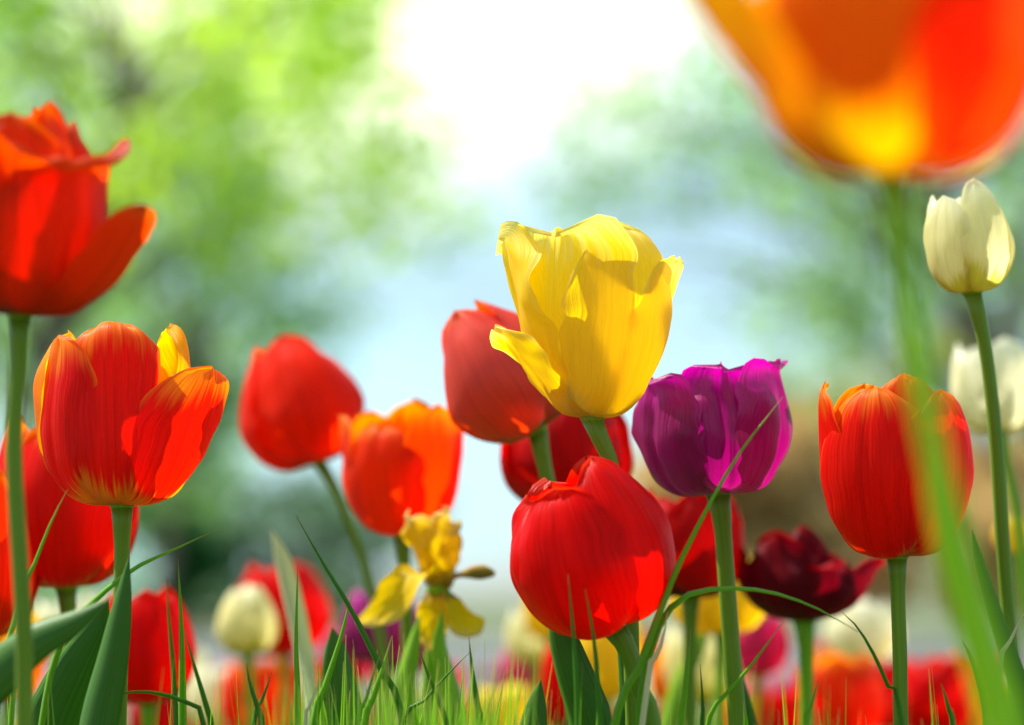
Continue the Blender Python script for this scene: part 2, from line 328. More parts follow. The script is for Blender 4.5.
def ribbon(pts, widths, twist=0.0, fold=0.25, nv=4, n=36, hint=None):
    """a blade along world points; widths = list resampled along the length"""
    q4 = resample([(*p, w_*3) for p, w_ in zip(pts, widths)], n); path = [Vector(x[:3]) for x in q4]; wl = [max(x[3]/3, 0) for x in q4]; vs, uvs, fs = [], [], []
    for i, p in enumerate(path):
        u = i/(n-1); t = (path[min(i+1, n-1)]-path[max(i-1, 0)]).normalized()
        side = t.cross(FWD if hint is None else hint).normalized(); nn = side.cross(t).normalized()
        a = twist*(u-0.3) + (0.25 if twist >= 0 else -0.25); sd = side*math.cos(a)+nn*math.sin(a); nn2 = sd.cross(t)
        wd = wl[i]*0.5
        for j in range(nv+1):
            v = -1+2*j/nv; vs.append(p+sd*(v*wd)+nn2*(fold*wd*(v*v-0.5))); uvs.append(((v+1)/2, u))
    m = nv+1
    for i in range(n-1):
        for j in range(nv): fs.append((i*m+j, i*m+j+1, (i+1)*m+j+1, (i+1)*m+j))
    return vs, uvs, fs
def thick(o, t):
    md = o.modifiers.new('thickness', 'SOLIDIFY'); md.thickness = t; md.offset = 0
def leaf(key, px, D, wpx, mat='leaf', twist=0.3, fold=0.5, D2=None, label=None, n=44):
    """px from the lowest point up to the tip; starts at the root's ground point"""
    root = ROOTS[key]; k = len(px)-1; D2 = D2 or D
    pts = [P(x, y, D+(D2-D)*i/max(k, 1)) for i, (x, y) in enumerate(px)]
    w = [a*D/F for a in wpx]
    g = root.location.copy()
    if pts[0].z > 0.03: pts = [g+Vector((0.002, 0, 0.01)), g.lerp(pts[0], 0.5)] + pts; w = [w[0]*0.5, w[0]*0.8]+w
    vs, uvs, fs = ribbon(pts, w, twist, fold, nv=8, n=n)
    o = mesh('leaf', vs, fs, M[mat], root, uvs); thick(o, 0.0006)
    if label: o['label'] = label
    return o
def blade(px, D, wpx, label, mat='grass', twist=0.5, group='grass blades among the tulips', D2=None):
    """px from the bottom to the tip"""
    k = len(px)-1; D2 = D2 or D
    pts = [P(x, y, D+(D2-D)*i/k) for i, (x, y) in enumerate(px)]
    b = pts[0]; w = wpx*D/F
    if b.z > 0.03:
        d = pts[0]-pts[1]; gx = b.x+max(-0.03, min(0.03, d.x/max(abs(d.z), 1e-3)*b.z*0.4))
        g = Vector((gx, b.y, 0)); pts = [g, g.lerp(b, 0.55)]+pts
    ws = [w*1.0]*(len(pts)-k-1)+[w*(1-(i/k)**1.7) for i in range(k+1)]
    org = Vector((pts[0].x, pts[0].y, 0))
    vs, uvs, fs = ribbon(pts, ws, twist, 0.5, nv=4, n=44)
    o = mesh('grass_blade', vs, fs, M[mat], None, uvs, origin=org); thick(o, 0.00025)
    return tag(o, label, 'grass blade', group)
# ---------------------------------------------------------------- ground, path and far things
def sheet(name, x0, x1, y0, y1, z, mat, nx=2, ny=2):
    vs = [Vector((x0+(x1-x0)*i/nx, y0+(y1-y0)*j/ny, z)) for j in range(ny+1) for i in range(nx+1)]
    fs = [(j*(nx+1)+i, j*(nx+1)+i+1, (j+1)*(nx+1)+i+1, (j+1)*(nx+1)+i) for j in range(ny) for i in range(nx)]
    return tag(mesh(name, vs, fs, mat, None, None, False), kind='structure')
sheet('ground', -900, 900, -200, 1500, 0.0, rough_mat('lawn', (0.05, 0.09, 0.02), (0.11, 0.13, 0.05), 0.6, c3=(0.16, 0.13, 0.09)))
sheet('flower_bed', -3.2, 3.2, -0.6, 5.6, 0.004, rough_mat('soil', (0.05, 0.035, 0.025), (0.10, 0.07, 0.05), 9, c3=(0.04, 0.08, 0.02)))
sheet('gravel_path', -30, 30, 6.4, 17, 0.008, rough_mat('grey_gravel', (0.10, 0.105, 0.115), (0.17, 0.175, 0.185), 2.5, c3=(0.08, 0.08, 0.09)))

def foliage(name, centers, nleaf, size, mat, parent, seed, flat=0.0):
    """leaf shaped faces in clusters round the given (centre, radius) points"""
    rng = random.Random(seed); vs, fs = [], []
    tot = sum(r**2 for _, r in centers)
    for c, r in centers:
        for _ in range(int(nleaf*r*r/tot)):
            d = Vector((rng.gauss(0, 1), rng.gauss(0, 1), rng.gauss(0, 1))).normalized()*(r*rng.random()**0.45)
            d.z *= 0.75
            p = c+d; s = size*rng.uniform(.6, 1.3)
            a = Vector((rng.gauss(0, 1), rng.gauss(0, 1), rng.gauss(0, .7)-0.4)).normalized()
            b = a.cross(Vector((rng.gauss(0, 1), rng.gauss(0, 1), rng.gauss(0, 1)))).normalized(); n = a.cross(b)
            k = len(vs)
            vs += [p-a*s, p+b*s*.42-a*s*.1+n*s*.12, p+a*s, p-b*s*.42-a*s*.1+n*s*.12]
            fs += [(k, k+1, k+2), (k, k+2, k+3)]
    return mesh(name, vs, fs, mat, parent, None, False)
def tree(label, loc, h, crown_c, crown_r, nclump, nleaf, lsize, mat, seed, tr=0.12, name='tree', squash=(1, 1, 1), clump=(0.24, 0.42)):
    """crown_c: centre of the crown relative to loc; clumps at branch ends"""
    rng = random.Random(seed); root = empty(name, Vector(loc)); tag(root, label, 'tree' if name != 'shrub' else 'shrub', 'trees and shrubs behind the flower bed')
    L0 = Vector(loc); C0 = L0+Vector(crown_c)
    vs, fs, uvs = [], [], []
    def add(pts, rads, seg=8):
        v, u, f = tube(pts, rads, seg); k = len(vs); vs.extend(v); uvs.extend(u); fs.extend([tuple(i+k for i in q) for q in f])
    top = C0+Vector((rng.uniform(-.2, .2)*crown_r, 0, crown_r*0.5))
    fork = L0.lerp(C0, 0.55); fork.z = max(0.25, min(fork.z, h*0.5))
    tp = smooth_path([L0, fork+Vector((rng.uniform(-.1, .1), 0, 0)), C0, top], 16)
    add(tp, [tr*(1-0.9*i/15) for i in range(16)], 10)
    cs = []
    for k in range(nclump):
        d = Vector((rng.gauss(0, 1)*squash[0], rng.gauss(0, 1)*squash[1], rng.gauss(0, 1)*squash[2]))
        d = d.normalized()*crown_r*rng.uniform(.35, 1.0); d.x *= squash[0]; d.z *= squash[2]
        e = C0+d; e.z = max(e.z, 0.1); cs.append((e, crown_r*rng.uniform(*clump)))
        s = tp[rng.randint(5, 12)]; mid = s.lerp(e, .5)+Vector((0, 0, crown_r*.12))
        add(smooth_path([s, mid, e], 8), [tr*.32*(1-.85*i/7) for i in range(8)], 6)
    mesh('trunk', vs, fs, M['bark'], root, uvs)
    foliage('crown', cs, nleaf, lsize, mat, root, seed+7)
    return root
FG = dict(
 bright=foliage_mat('leaves_bright', (0.20, 0.33, 0.02), (0.38, 0.52, 0.03), 0.62),
 mid=foliage_mat('leaves_mid', (0.14, 0.26, 0.08), (0.22, 0.36, 0.10), 0.55),
 dark=foliage_mat('leaves_dark', (0.015, 0.09, 0.02), (0.04, 0.15, 0.03), 0.4),
 grey=foliage_mat('leaves_grey_green', (0.06, 0.13, 0.07), (0.14, 0.22, 0.12), 0.4),
 olive=foliage_mat('leaves_olive', (0.16, 0.20, 0.03), (0.30, 0.32, 0.05), 0.5),
 brown=foliage_mat('twigs_and_buds', (0.34, 0.24, 0.09), (0.50, 0.38, 0.18), 0.5),
)
def GP(px, D):                     # ground point below pixel column px at depth D
    q = P(px, HORIZON, D); return Vector((q.x, q.y, 0))
def crown_at(loc, px, py, D):      # vector from a tree's foot to the middle of its crown
    q = P(px, py, D); return (q.x-loc.x, q.y-loc.y, q.z)
for lab, fx, px, py, D, cr_, ncl, nl, ls, mt, sd_, sq in [
 ('broad tree with sunny yellow green leaves filling the upper left background', -60, 130, 60, 9.5, 1.0, 44, 5200, .04, 'bright', 3, (1.15, .6, .95)),
 ('slender young tree with light green leaves left of the open sky', 150, 190, 270, 12.5, 0.92, 34, 3600, .045, 'mid', 5, (.95, .6, 1.25)),
 ('dark green conifer-like shrub low on the left behind the striped tulip', 178, 195, 500, 14, 0.46, 12, 2600, .045, 'dark', 8, (.6, .5, 1.6)),
 ('green bushy tree farther off at the left edge behind the red tulips', 20, 40, 430, 18, 1.3, 20, 2400, .07, 'mid', 9, (1.0, .6, .9)),
 ('soft grey green bushy tree farther off on the left below the open sky', 290, 255, 540, 22, 1.0, 30, 2200, .09, 'grey', 11, (1.3, .6, .9)),
 ('airy tree at the upper right with thin sprays of green leaves', 1150, 910, 180, 8.5, 0.90, 30, 2000, .036, 'mid', 21, (1.3, .6, .8)),
 ('second airy tree with a drooping spray reaching towards the centre', 1200, 780, 260, 10.5, 0.70, 20, 1300, .042, 'mid', 27, (1.5, .5, .6)),
 ('brown budding bush low on the right behind the red tulip', 860, 850, 520, 13, 0.62, 40, 10000, .045, 'brown', 31, (1.6, .6, .75)),
 ('olive green bush at the right edge behind the cream tulips', 1010, 930, 470, 17, 1.0, 40, 7500, .055, 'olive', 37, (1.6, .6, .9)),
]:
    g = GP(fx, D)
    tree(lab, g, 3, crown_at(g, px, py, D), cr_, ncl, nl, ls, FG[mt], sd_, tr=0.03 if cr_ < .9 else .045, squash=sq, name='shrub' if 'bush' in lab or 'shrub' in lab else 'tree')
# ---------------------------------------------------------------- the tulips one can point to
# yellow, in focus
Yp = [
 dict(th=24, prof=[(.015, 0), (.15, .03), (.26, .14), (.345, .36), (.375, .60), (.345, .80), (.27, .92), (.18, .95)], W=.385, um=.60, q=.5, p=2.2, Rk=1.0, el=.12, ruf=.006, off=.03, cre=.015),
 dict(th=-34, prof=[(.015, 0), (.15, .03), (.26, .14), (.345, .36), (.385, .62), (.385, .82), (.40, .89), (.43, .885)], W=.41, um=.8, q=.36, p=4, Rk=1.05, fl=.03, ruf=.006, off=.0, cre=.025),
 dict(th=-84, prof=[(.015, 0), (.15, .03), (.25, .14), (.34, .32), (.41, .54), (.45, .76), (.48, .90), (.53, .92)], W=.33, um=.55, q=.6, Rk=1.1, fl=.05, fr=-.01, ruf=.03, off=.015, cre=.03),
 dict(th=-74, prof=[(.015, 0), (.15, .04), (.28, .17), (.40, .32), (.47, .39), (.54, .43)], W=.22, um=.62, q=.8, Rk=1.3, ruf=.012, fl=.04, off=.02),
 dict(th=76, prof=[(.015, 0), (.15, .03), (.25, .14), (.33, .34), (.37, .58), (.39, .74), (.41, .84)], W=.34, um=.62, Rk=1.0, fl=.02, fr=.03, ruf=.012, off=.0),
 dict(th=165, prof=[(.015, 0), (.15, .03), (.25, .14), (.34, .38), (.32, .62), (.20, .84), (.04, .975), (-.08, .965)], W=.20, um=.55, Rk=1.0, Rmin=.14, ruf=.012, off=.01),
 dict(th=-150, prof=[(.015, 0), (.15, .03), (.25, .14), (.34, .38), (.36, .66), (.31, .80), (.26, .86)], W=.34, Rk=1.0, ruf=.012, off=-.01),
]
tulip('yellow', 'large bright yellow tulip with curled petal edges, the sharpest flower in the middle', (592, 419), 1.0, 195, Yp, 'yellow',
      stem=[(601, 440), (612, 466), (622, 520), (630, 600), (632, 680), (634, 740)], tilt=-3, pitch=-4, nu=60, nv=40, seed=3)
# red in front, lower middle
Rp = [
 dict(th=40, prof=[(.015, 0), (.26, .03), (.42, .16), (.48, .40), (.44, .66), (.30, .90), (.18, 1.0)], W=.42, um=.52, q=.6, Rk=1.0, off=.02, cre=.01, ruf=.010),
 dict(th=-22, prof=[(.015, 0), (.26, .03), (.42, .16), (.48, .38), (.44, .60), (.37, .75), (.29, .84), (.27, .88)], W=.42, um=.55, q=.5, p=2.4, Rk=1.0, off=.07, cre=.012, ruf=.012, er=.0),
 dict(th=-85, prof=[(.015, 0), (.26, .03), (.42, .16), (.49, .38), (.46, .60), (.37, .76), (.26, .84)], W=.40, um=.55, Rk=1.0, fl=.03, ruf=.03, cre=.03, off=.02),
 dict(th=92, prof=[(.015, 0), (.26, .03), (.42, .16), (.47, .42), (.42, .70), (.28, .92), (.2, .98)], W=.36, Rk=1.0, ruf=.01),
 dict(th=150, prof=cup(.46, 1.0, .20), W=.38, off=.01), dict(th=-148, prof=cup(.45, .93, .24), W=.40, ruf=.03)]
tulip('redfront', 'glossy pure red tulip lowest in front, leaning left under the yellow one', (613, 627), 0.97, 166, Rp, 'red',
      stem=[(628, 650), (640, 690), (654, 735)], tilt=15, pitch=4, nu=56, nv=36, seed=8, xs=1.0, stem_r=.0030)
# striped red with orange edges at left
Fp = [
 dict(th=0, prof=[(.015, 0), (.26, .04), (.38, .18), (.41, .42), (.39, .68), (.37, .86), (.31, .955), (.22, .97)], W=.30, um=.74, q=.45, p=3, Rk=.9, ruf=.006, off=.02, cre=-.01),
 dict(th=42, prof=[(.015, 0), (.26, .04), (.39, .17), (.45, .34), (.49, .50), (.51, .64), (.50, .72)], W=.33, um=.66, q=.42, p=3, Rk=.85, fl=-.02, fr=-.04, sw=.24, ruf=.010, off=.04, cre=-.01),
 dict(th=-54, prof=[(.015, 0), (.26, .04), (.39, .18), (.43, .40), (.42, .64), (.39, .82), (.36, .93)], W=.33, um=.72, q=.45, p=3, Rk=.85, ruf=.012, off=.01, cre=.02),
 dict(th=112, prof=[(.015, 0), (.26, .04), (.38, .18), (.42, .42), (.40, .74), (.34, .93), (.28, 1.0)], W=.32, um=.72, q=.45, Rk=.9, ruf=.02, mat='amberyel'),
 dict(th=178, prof=cup(.40, .93, .32), W=.34, ruf=.02, mat='amberyel'),
 dict(th=-112, prof=[(.015, 0), (.26, .04), (.40, .18), (.46, .42), (.46, .70), (.40, .92), (.32, .99)], W=.36, um=.72, q=.45, Rk=.9, ruf=.02, mat='amberyel'),
]
tulip('striped', 'red tulip with orange rims and yellow base, its right petal bulging sideways', (122, 506), 1.0, 180, Fp, 'flame',
      stem=[(122, 540), (121, 620), (118, 735)], tilt=2, pitch=-2, nu=56, nv=36, seed=12, stem_r=.0027)
# tall copper red at left edge
Cp = [
 dict(th=28, prof=[(.015, 0), (.24, .03), (.34, .16), (.38, .38), (.38, .58), (.39, .67), (.46, .715), (.55, .70), (.57, .66)], W=.40, um=.78, q=.42, p=3, Rk=1.0, Rmin=.4, ruf=.008, off=.02),
 dict(th=58, prof=[(.015, 0), (.24, .03), (.36, .10), (.46, .22), (.53, .34), (.57, .44), (.59, .52)], W=.20, um=.80, wb=.8, q=.5, p=2.2, Rk=.8, Rmin=.2, ruf=.006, cre=-.01, sw=.14, off=.02),
 dict(th=-50, prof=[(.015, 0), (.26, .03), (.36, .16), (.40, .40), (.43, .60), (.42, .72), (.50, .78), (.58, .74)], W=.38, um=.7, Rk=.95, Rmin=.4, ruf=.02),
 dict(th=-5, prof=[(.015, 0), (.24, .03), (.36, .16), (.40, .40), (.39, .62), (.34, .82), (.28, .92)], W=.36, um=.6, Rk=.95, ruf=.015),
 dict(th=110, prof=[(.015, 0), (.26, .03), (.36, .18), (.38, .42), (.36, .68), (.24, .86), (.20, .92)], W=.34, Rk=.9, ruf=.02),
 dict(th=-178, prof=[(.015, 0), (.26, .03), (.36, .18), (.40, .42), (.34, .72), (.20, .93), (.10, .97)], W=.36, Rk=.9, ruf=.02),
 dict(th=-112, prof=cup(.44, .95, .3), W=.38, ruf=.02), 
 dict(th=55, prof=[(.015, 0), (.22, .04), (.30, .2), (.32, .45), (.27, .72), (.16, .93), (.14, 1.0)], W=.30, Rk=.9, ruf=.02)]
tulip('copper', 'tall orange red tulip cut by the left edge, its rim rolled outwards', (20, 316), 0.86, 212, Cp, 'copper',
      stem=[(19, 360), (14, 450), (20, 560), (24, 640), (24, 740)], tilt=-2, pitch=2, seed=14, stem_r=.0024, nu=48, nv=30)
tulip('behindleft', 'red tulip with yellow base just behind and below the striped one at left', (66, 588), 1.12, 176,
      [dict(d, mat='flame2') for d in six(.40, .97, .22, .40, seed=4, spin=12)], 'flame2', stem=[(68, 610), (72, 660), (78, 740)], tilt=2, pitch=2, seed=15, stem_r=.0028)
tulip('edgeleft', 'red and orange tulip almost wholly cut off by the left edge', (-28, 640), 1.10, 178, six(.36, .97, .2, .36, seed=6, spin=20), 'orange', stem=[(-28, 740)], seed=16)
tulip('scarlet', 'rounded closed scarlet tulip on a thin slanting stem, left of centre', (320, 463), 1.32, 132,
      six(.47, .99, .16, .42, seed=9, spin=25, um=.5), 'scarlet', stem=[(336, 490), (356, 540), (372, 590), (384, 660), (390, 740)], tilt=19, pitch=0, seed=17, stem_r=.0022)
Op = [
 dict(th=-22, prof=[(.015, 0), (.24, .05), (.36, .22), (.42, .48), (.38, .68), (.30, .76)], W=.36, um=.6, q=.5, Rk=.9, off=.03),
 dict(th=42, prof=[(.015, 0), (.24, .05), (.36, .22), (.42, .48), (.42, .76), (.40, .92)], W=.34, um=.6, Rk=.9),
 dict(th=95, prof=[(.015, 0), (.24, .05), (.36, .22), (.42, .48), (.44, .72), (.42, .86)], W=.30, Rk=.9),
 dict(th=-78, prof=[(.015, 0), (.24, .05), (.36, .22), (.42, .48), (.43, .70), (.44, .84)], W=.24, Rk=.9),
 dict(th=165, prof=cup(.40, .96, .24), W=.36), dict(th=-135, prof=cup(.42, .88, .30), W=.36)]
tulip('orange', 'open orange red tulip with amber inner petals, left of centre above the withered one', (402, 536), 1.22, 142, Op, 'orange',
      stem=[(404, 560), (408, 640), (412, 740)], tilt=0, pitch=3, seed=18)
tulip('coral', 'closed coral red tulip half hidden behind the yellow one', (538, 431), 1.13, 146,
      six(.44, .98, .12, .44, seed=19, spin=-20, um=.5, jitter=.5), 'coral', stem=[(542, 455), (552, 500), (566, 580), (574, 740)], tilt=33, pitch=3, seed=19, stem_r=.0028)
tulip('redbehind', 'dark red tulip behind the yellow and the front red tulip, only its sides showing', (566, 508), 1.2, 110,
      six(.58, .98, .40, .52, seed=22, spin=10), 'darkred', stem=[(568, 560), (570, 640), (575, 740)], seed=20)
Pp = [
 dict(th=-58, prof=[(.015, 0), (.34, .02), (.50, .18), (.58, .44), (.57, .70), (.54, .82), (.54, .90), (.58, .93)], W=.48, um=.68, q=.4, p=3, Rk=.9, ruf=.03, cre=.05, off=.03),
 dict(th=8, prof=[(.015, 0), (.34, .02), (.48, .18), (.55, .42), (.52, .68), (.45, .84), (.46, .92), (.50, .95)], W=.46, um=.7, q=.4, p=3, Rk=.9, ruf=.03, cre=.05, off=.0),
 dict(th=62, prof=[(.015, 0), (.34, .02), (.48, .18), (.57, .42), (.58, .70), (.54, .90), (.57, .97), (.61, .97)], W=.48, um=.72, q=.4, p=3, Rk=.9, ruf=.03, cre=.04, off=.025),
 dict(th=125, prof=cup(.56, .98, .48), W=.50, um=.72, q=.4, p=3, ruf=.03), dict(th=-178, prof=cup(.54, .98, .42), W=.50, um=.72, q=.4, p=3, ruf=.05), dict(th=-122, prof=cup(.56, .92, .46), W=.50, um=.7, q=.4, p=3, ruf=.03)]
tulip('purple', 'magenta purple tulip with a wide frilled cup right of centre', (718, 494), 1.05, 128, Pp, 'purple',
      stem=[(722, 520), (728, 600), (734, 680), (738, 740)], tilt=4, pitch=0, seed=24, nu=48, nv=34, stem_r=.0031)
tulip('redlow', 'deep red tulip partly hidden below the purple one', (690, 598), 1.24, 112, six(.48, .96, .34, .44, seed=25, spin=5), 'darkred', stem=[(690, 640), (688, 740)], seed=26, stem_r=.003)
Mp = [
 dict(th=48, prof=[(.015, 0), (.30, .05), (.46, .2), (.54, .40), (.58, .56), (.60, .66)], W=.36, sw=.34, um=.55, Rk=.8, ruf=.03),
 dict(th=20, prof=[(.015, 0), (.28, .04), (.42, .16), (.50, .34), (.52, .52), (.58, .60)], W=.38, um=.5, ruf=.04),
 dict(th=-40, prof=[(.015, 0), (.30, .05), (.46, .2), (.52, .46), (.48, .74), (.46, .92)], W=.40, ruf=.04),
 dict(th=-95, prof=[(.015, 0), (.30, .05), (.50, .2), (.62, .46), (.66, .74), (.68, .90)], W=.38, ruf=.03),
 dict(th=-150, prof=cup(.5, .92, .4), W=.42, ruf=.04), dict(th=150, prof=cup(.5, .74, .42), W=.4, ruf=.04), dict(th=-10, prof=cup(.4, .98, .2), W=.3, ruf=.05)]
tulip('maroon', 'dark maroon tulip opened wide with its right petal spread, low at right', (804, 622), 1.24, 98, Mp, 'maroon',
      stem=[(806, 650), (807, 740)], seed=28, stem_r=.0032, smat='stemlight', xs=1.12)
Qp = [
 dict(th=-28, prof=[(.015, 0), (.22, .03), (.33, .16), (.39, .40), (.38, .64), (.32, .82), (.26, .875)], W=.37, um=.6, q=.5, p=2.4, Rk=1.0, off=.045, ruf=.006, cre=.01),
 dict(th=48, prof=[(.015, 0), (.22, .03), (.33, .16), (.40, .40), (.40, .64), (.36, .80), (.30, .87)], W=.38, um=.62, q=.5, p=2.4, Rk=1.0, off=.02, ruf=.006, cre=.01),
 dict(th=12, prof=[(.015, 0), (.2, .03), (.30, .18), (.34, .42), (.33, .70), (.28, .92), (.22, .97)], W=.34, um=.6, Rk=1.0, ruf=.012),
 dict(th=-92, prof=[(.015, 0), (.22, .03), (.33, .18), (.40, .42), (.41, .68), (.40, .88), (.36, .95)], W=.34, um=.6, Rk=.95, ruf=.010),
 dict(th=95, prof=[(.015, 0), (.22, .03), (.33, .18), (.39, .42), (.37, .70), (.33, .86), (.28, .88)], W=.34, um=.6, Rk=.95),
 dict(th=150, prof=cup(.38, 1.0, .26), W=.36), dict(th=-155, prof=cup(.38, .96, .28), W=.36)]
tulip('redright', 'upright red tulip with thin orange edges standing alone at right', (897, 557), 1.0, 184, Qp, 'flame2',
      stem=[(898, 600), (900, 660), (901, 740)], tilt=1, pitch=0, seed=30, nu=56, nv=36, stem_r=.0025)
Bp = [
 dict(th=-12, prof=[(.015, 0), (.24, .03), (.38, .15), (.46, .38), (.48, .62), (.42, .84), (.36, .95)], W=.42, um=.6),
 dict(th=50, prof=[(.015, 0), (.24, .03), (.38, .15), (.48, .38), (.52, .62), (.50, .84), (.46, .95)], W=.40, um=.6, mat='orange'),
 dict(th=-72, prof=[(.015, 0), (.24, .05), (.40, .2), (.54, .42), (.68, .62), (.84, .78), (.95, .85)], W=.22, um=.6, mat='amberyel'),
 dict(th=105, prof=cup(.5, .95, .46), W=.40), dict(th=170, prof=cup(.47, .78, .40), W=.42), dict(th=-130, prof=cup(.47, .74, .44), W=.42)]
tulip('bigorange', 'huge blurred orange tulip close to the camera at the upper right', (892, 178), 0.56, 300, Bp, 'bigorange',
      stem=[(900, 230), (914, 330), (932, 440), (962, 560), (996, 690), (1008, 760)], tilt=0, pitch=0, seed=33, stem_r=.0026, smat='foreleaf')
tulip('creamright', 'tall cream tulip with a closed bud near the right edge', (972, 293), 1.07, 112,
      [dict(th=-52, prof=cup(.385, .86, .27), W=.33, um=.62, q=.5, ruf=.008, off=.01), dict(th=32, prof=cup(.385, .99, .12), W=.37, um=.5, q=.6, ruf=.004, off=.03), dict(th=100, prof=cup(.37, .88, .2), W=.33), dict(th=-112, prof=cup(.38, .90, .28), W=.34, ruf=.01), dict(th=165, prof=cup(.36, .9, .2), W=.33), dict(th=-165, prof=cup(.36, .86, .24), W=.33)], 'white', stem=[(984, 340), (995, 430), (1004, 560), (1012, 660), (1016, 740)], tilt=4, pitch=2, seed=35, stem_r=.0025, smat='stem')
tulip('creamedge', 'blurred cream tulip behind the tall cream one at the right edge', (1000, 432), 1.38, 92, six(.48, 1.0, .3, .42, seed=36, spin=10), 'ivory', stem=[(1010, 480), (1024, 560), (1040, 740)], tilt=5, seed=37, smat='stemlight')
tulip('yellowedge', 'small yellow tulip blurred at the right edge halfway down', (1014, 553), 1.5, 38, six(.5, 1.0, .3, .45, seed=38), 'yellow', stem=[(1016, 600), (1018, 740)], seed=39, stem_r=.002)
# withered yellow tulip
Wp = [
 dict(th=20, prof=[(.015, 0), (.14, .1), (.24, .35), (.26, .65), (.20, .9), (.24, 1.0)], W=.34, um=.6, ruf=.06, Rmin=.2),
 dict(th=-50, prof=[(.015, 0), (.14, .1), (.26, .35), (.36, .65), (.42, .86), (.50, .92)], W=.30, um=.6, ruf=.08, Rmin=.16),
 dict(th=80, prof=[(.015, 0), (.16, .1), (.24, .35), (.26, .6), (.24, .78), (.20, .86)], W=.30, um=.6, ruf=.07, Rmin=.18),
 dict(th=-28, prof=[(.015, 0), (.16, .16), (.34, .22), (.46, .08), (.50, -.16), (.48, -.42)], W=.34, um=.7, sw=-.62, ruf=.03, q=.4, p=3, label='broad petal hanging down on the left'),
 dict(th=-10, prof=[(.015, 0), (.12, -.02), (.22, -.2), (.28, -.5), (.26, -.72)], W=.22, um=.6, ruf=.05),
 dict(th=25, prof=[(.015, 0), (.14, -.10), (.22, -.28), (.30, -.46), (.32, -.56)], W=.27, um=.7, q=.4, sw=.30, ruf=.04, label='short petal bent down on the right'),
 dict(th=170, prof=cup(.25, .85, .2), W=.3, ruf=.06, Rmin=.2)]
wr = tulip('withered', 'withered yellow tulip with drooping twisted petals, left of centre', (438, 592), 1.17, 80, Wp, 'withered',
      stem=[(436, 620), (432, 670), (430, 740)], seed=41, stem_r=.0034, smat='stemlight')
pts = [P(446, 590, 1.17), P(452, 578, 1.16), P(468, 573, 1.15), P(484, 572, 1.15), P(495, 574, 1.15)]
vs, uvs, fs = tube(smooth_path(pts, 16), [.0012]*9+[.0015, .002, .0026, .0030, .0030, .0022, .001], 10)
mesh('petal', vs, fs, M['brown'], wr, uvs)['label'] = 'dried brown petal rolled into a thin stalk with a knob at its end'

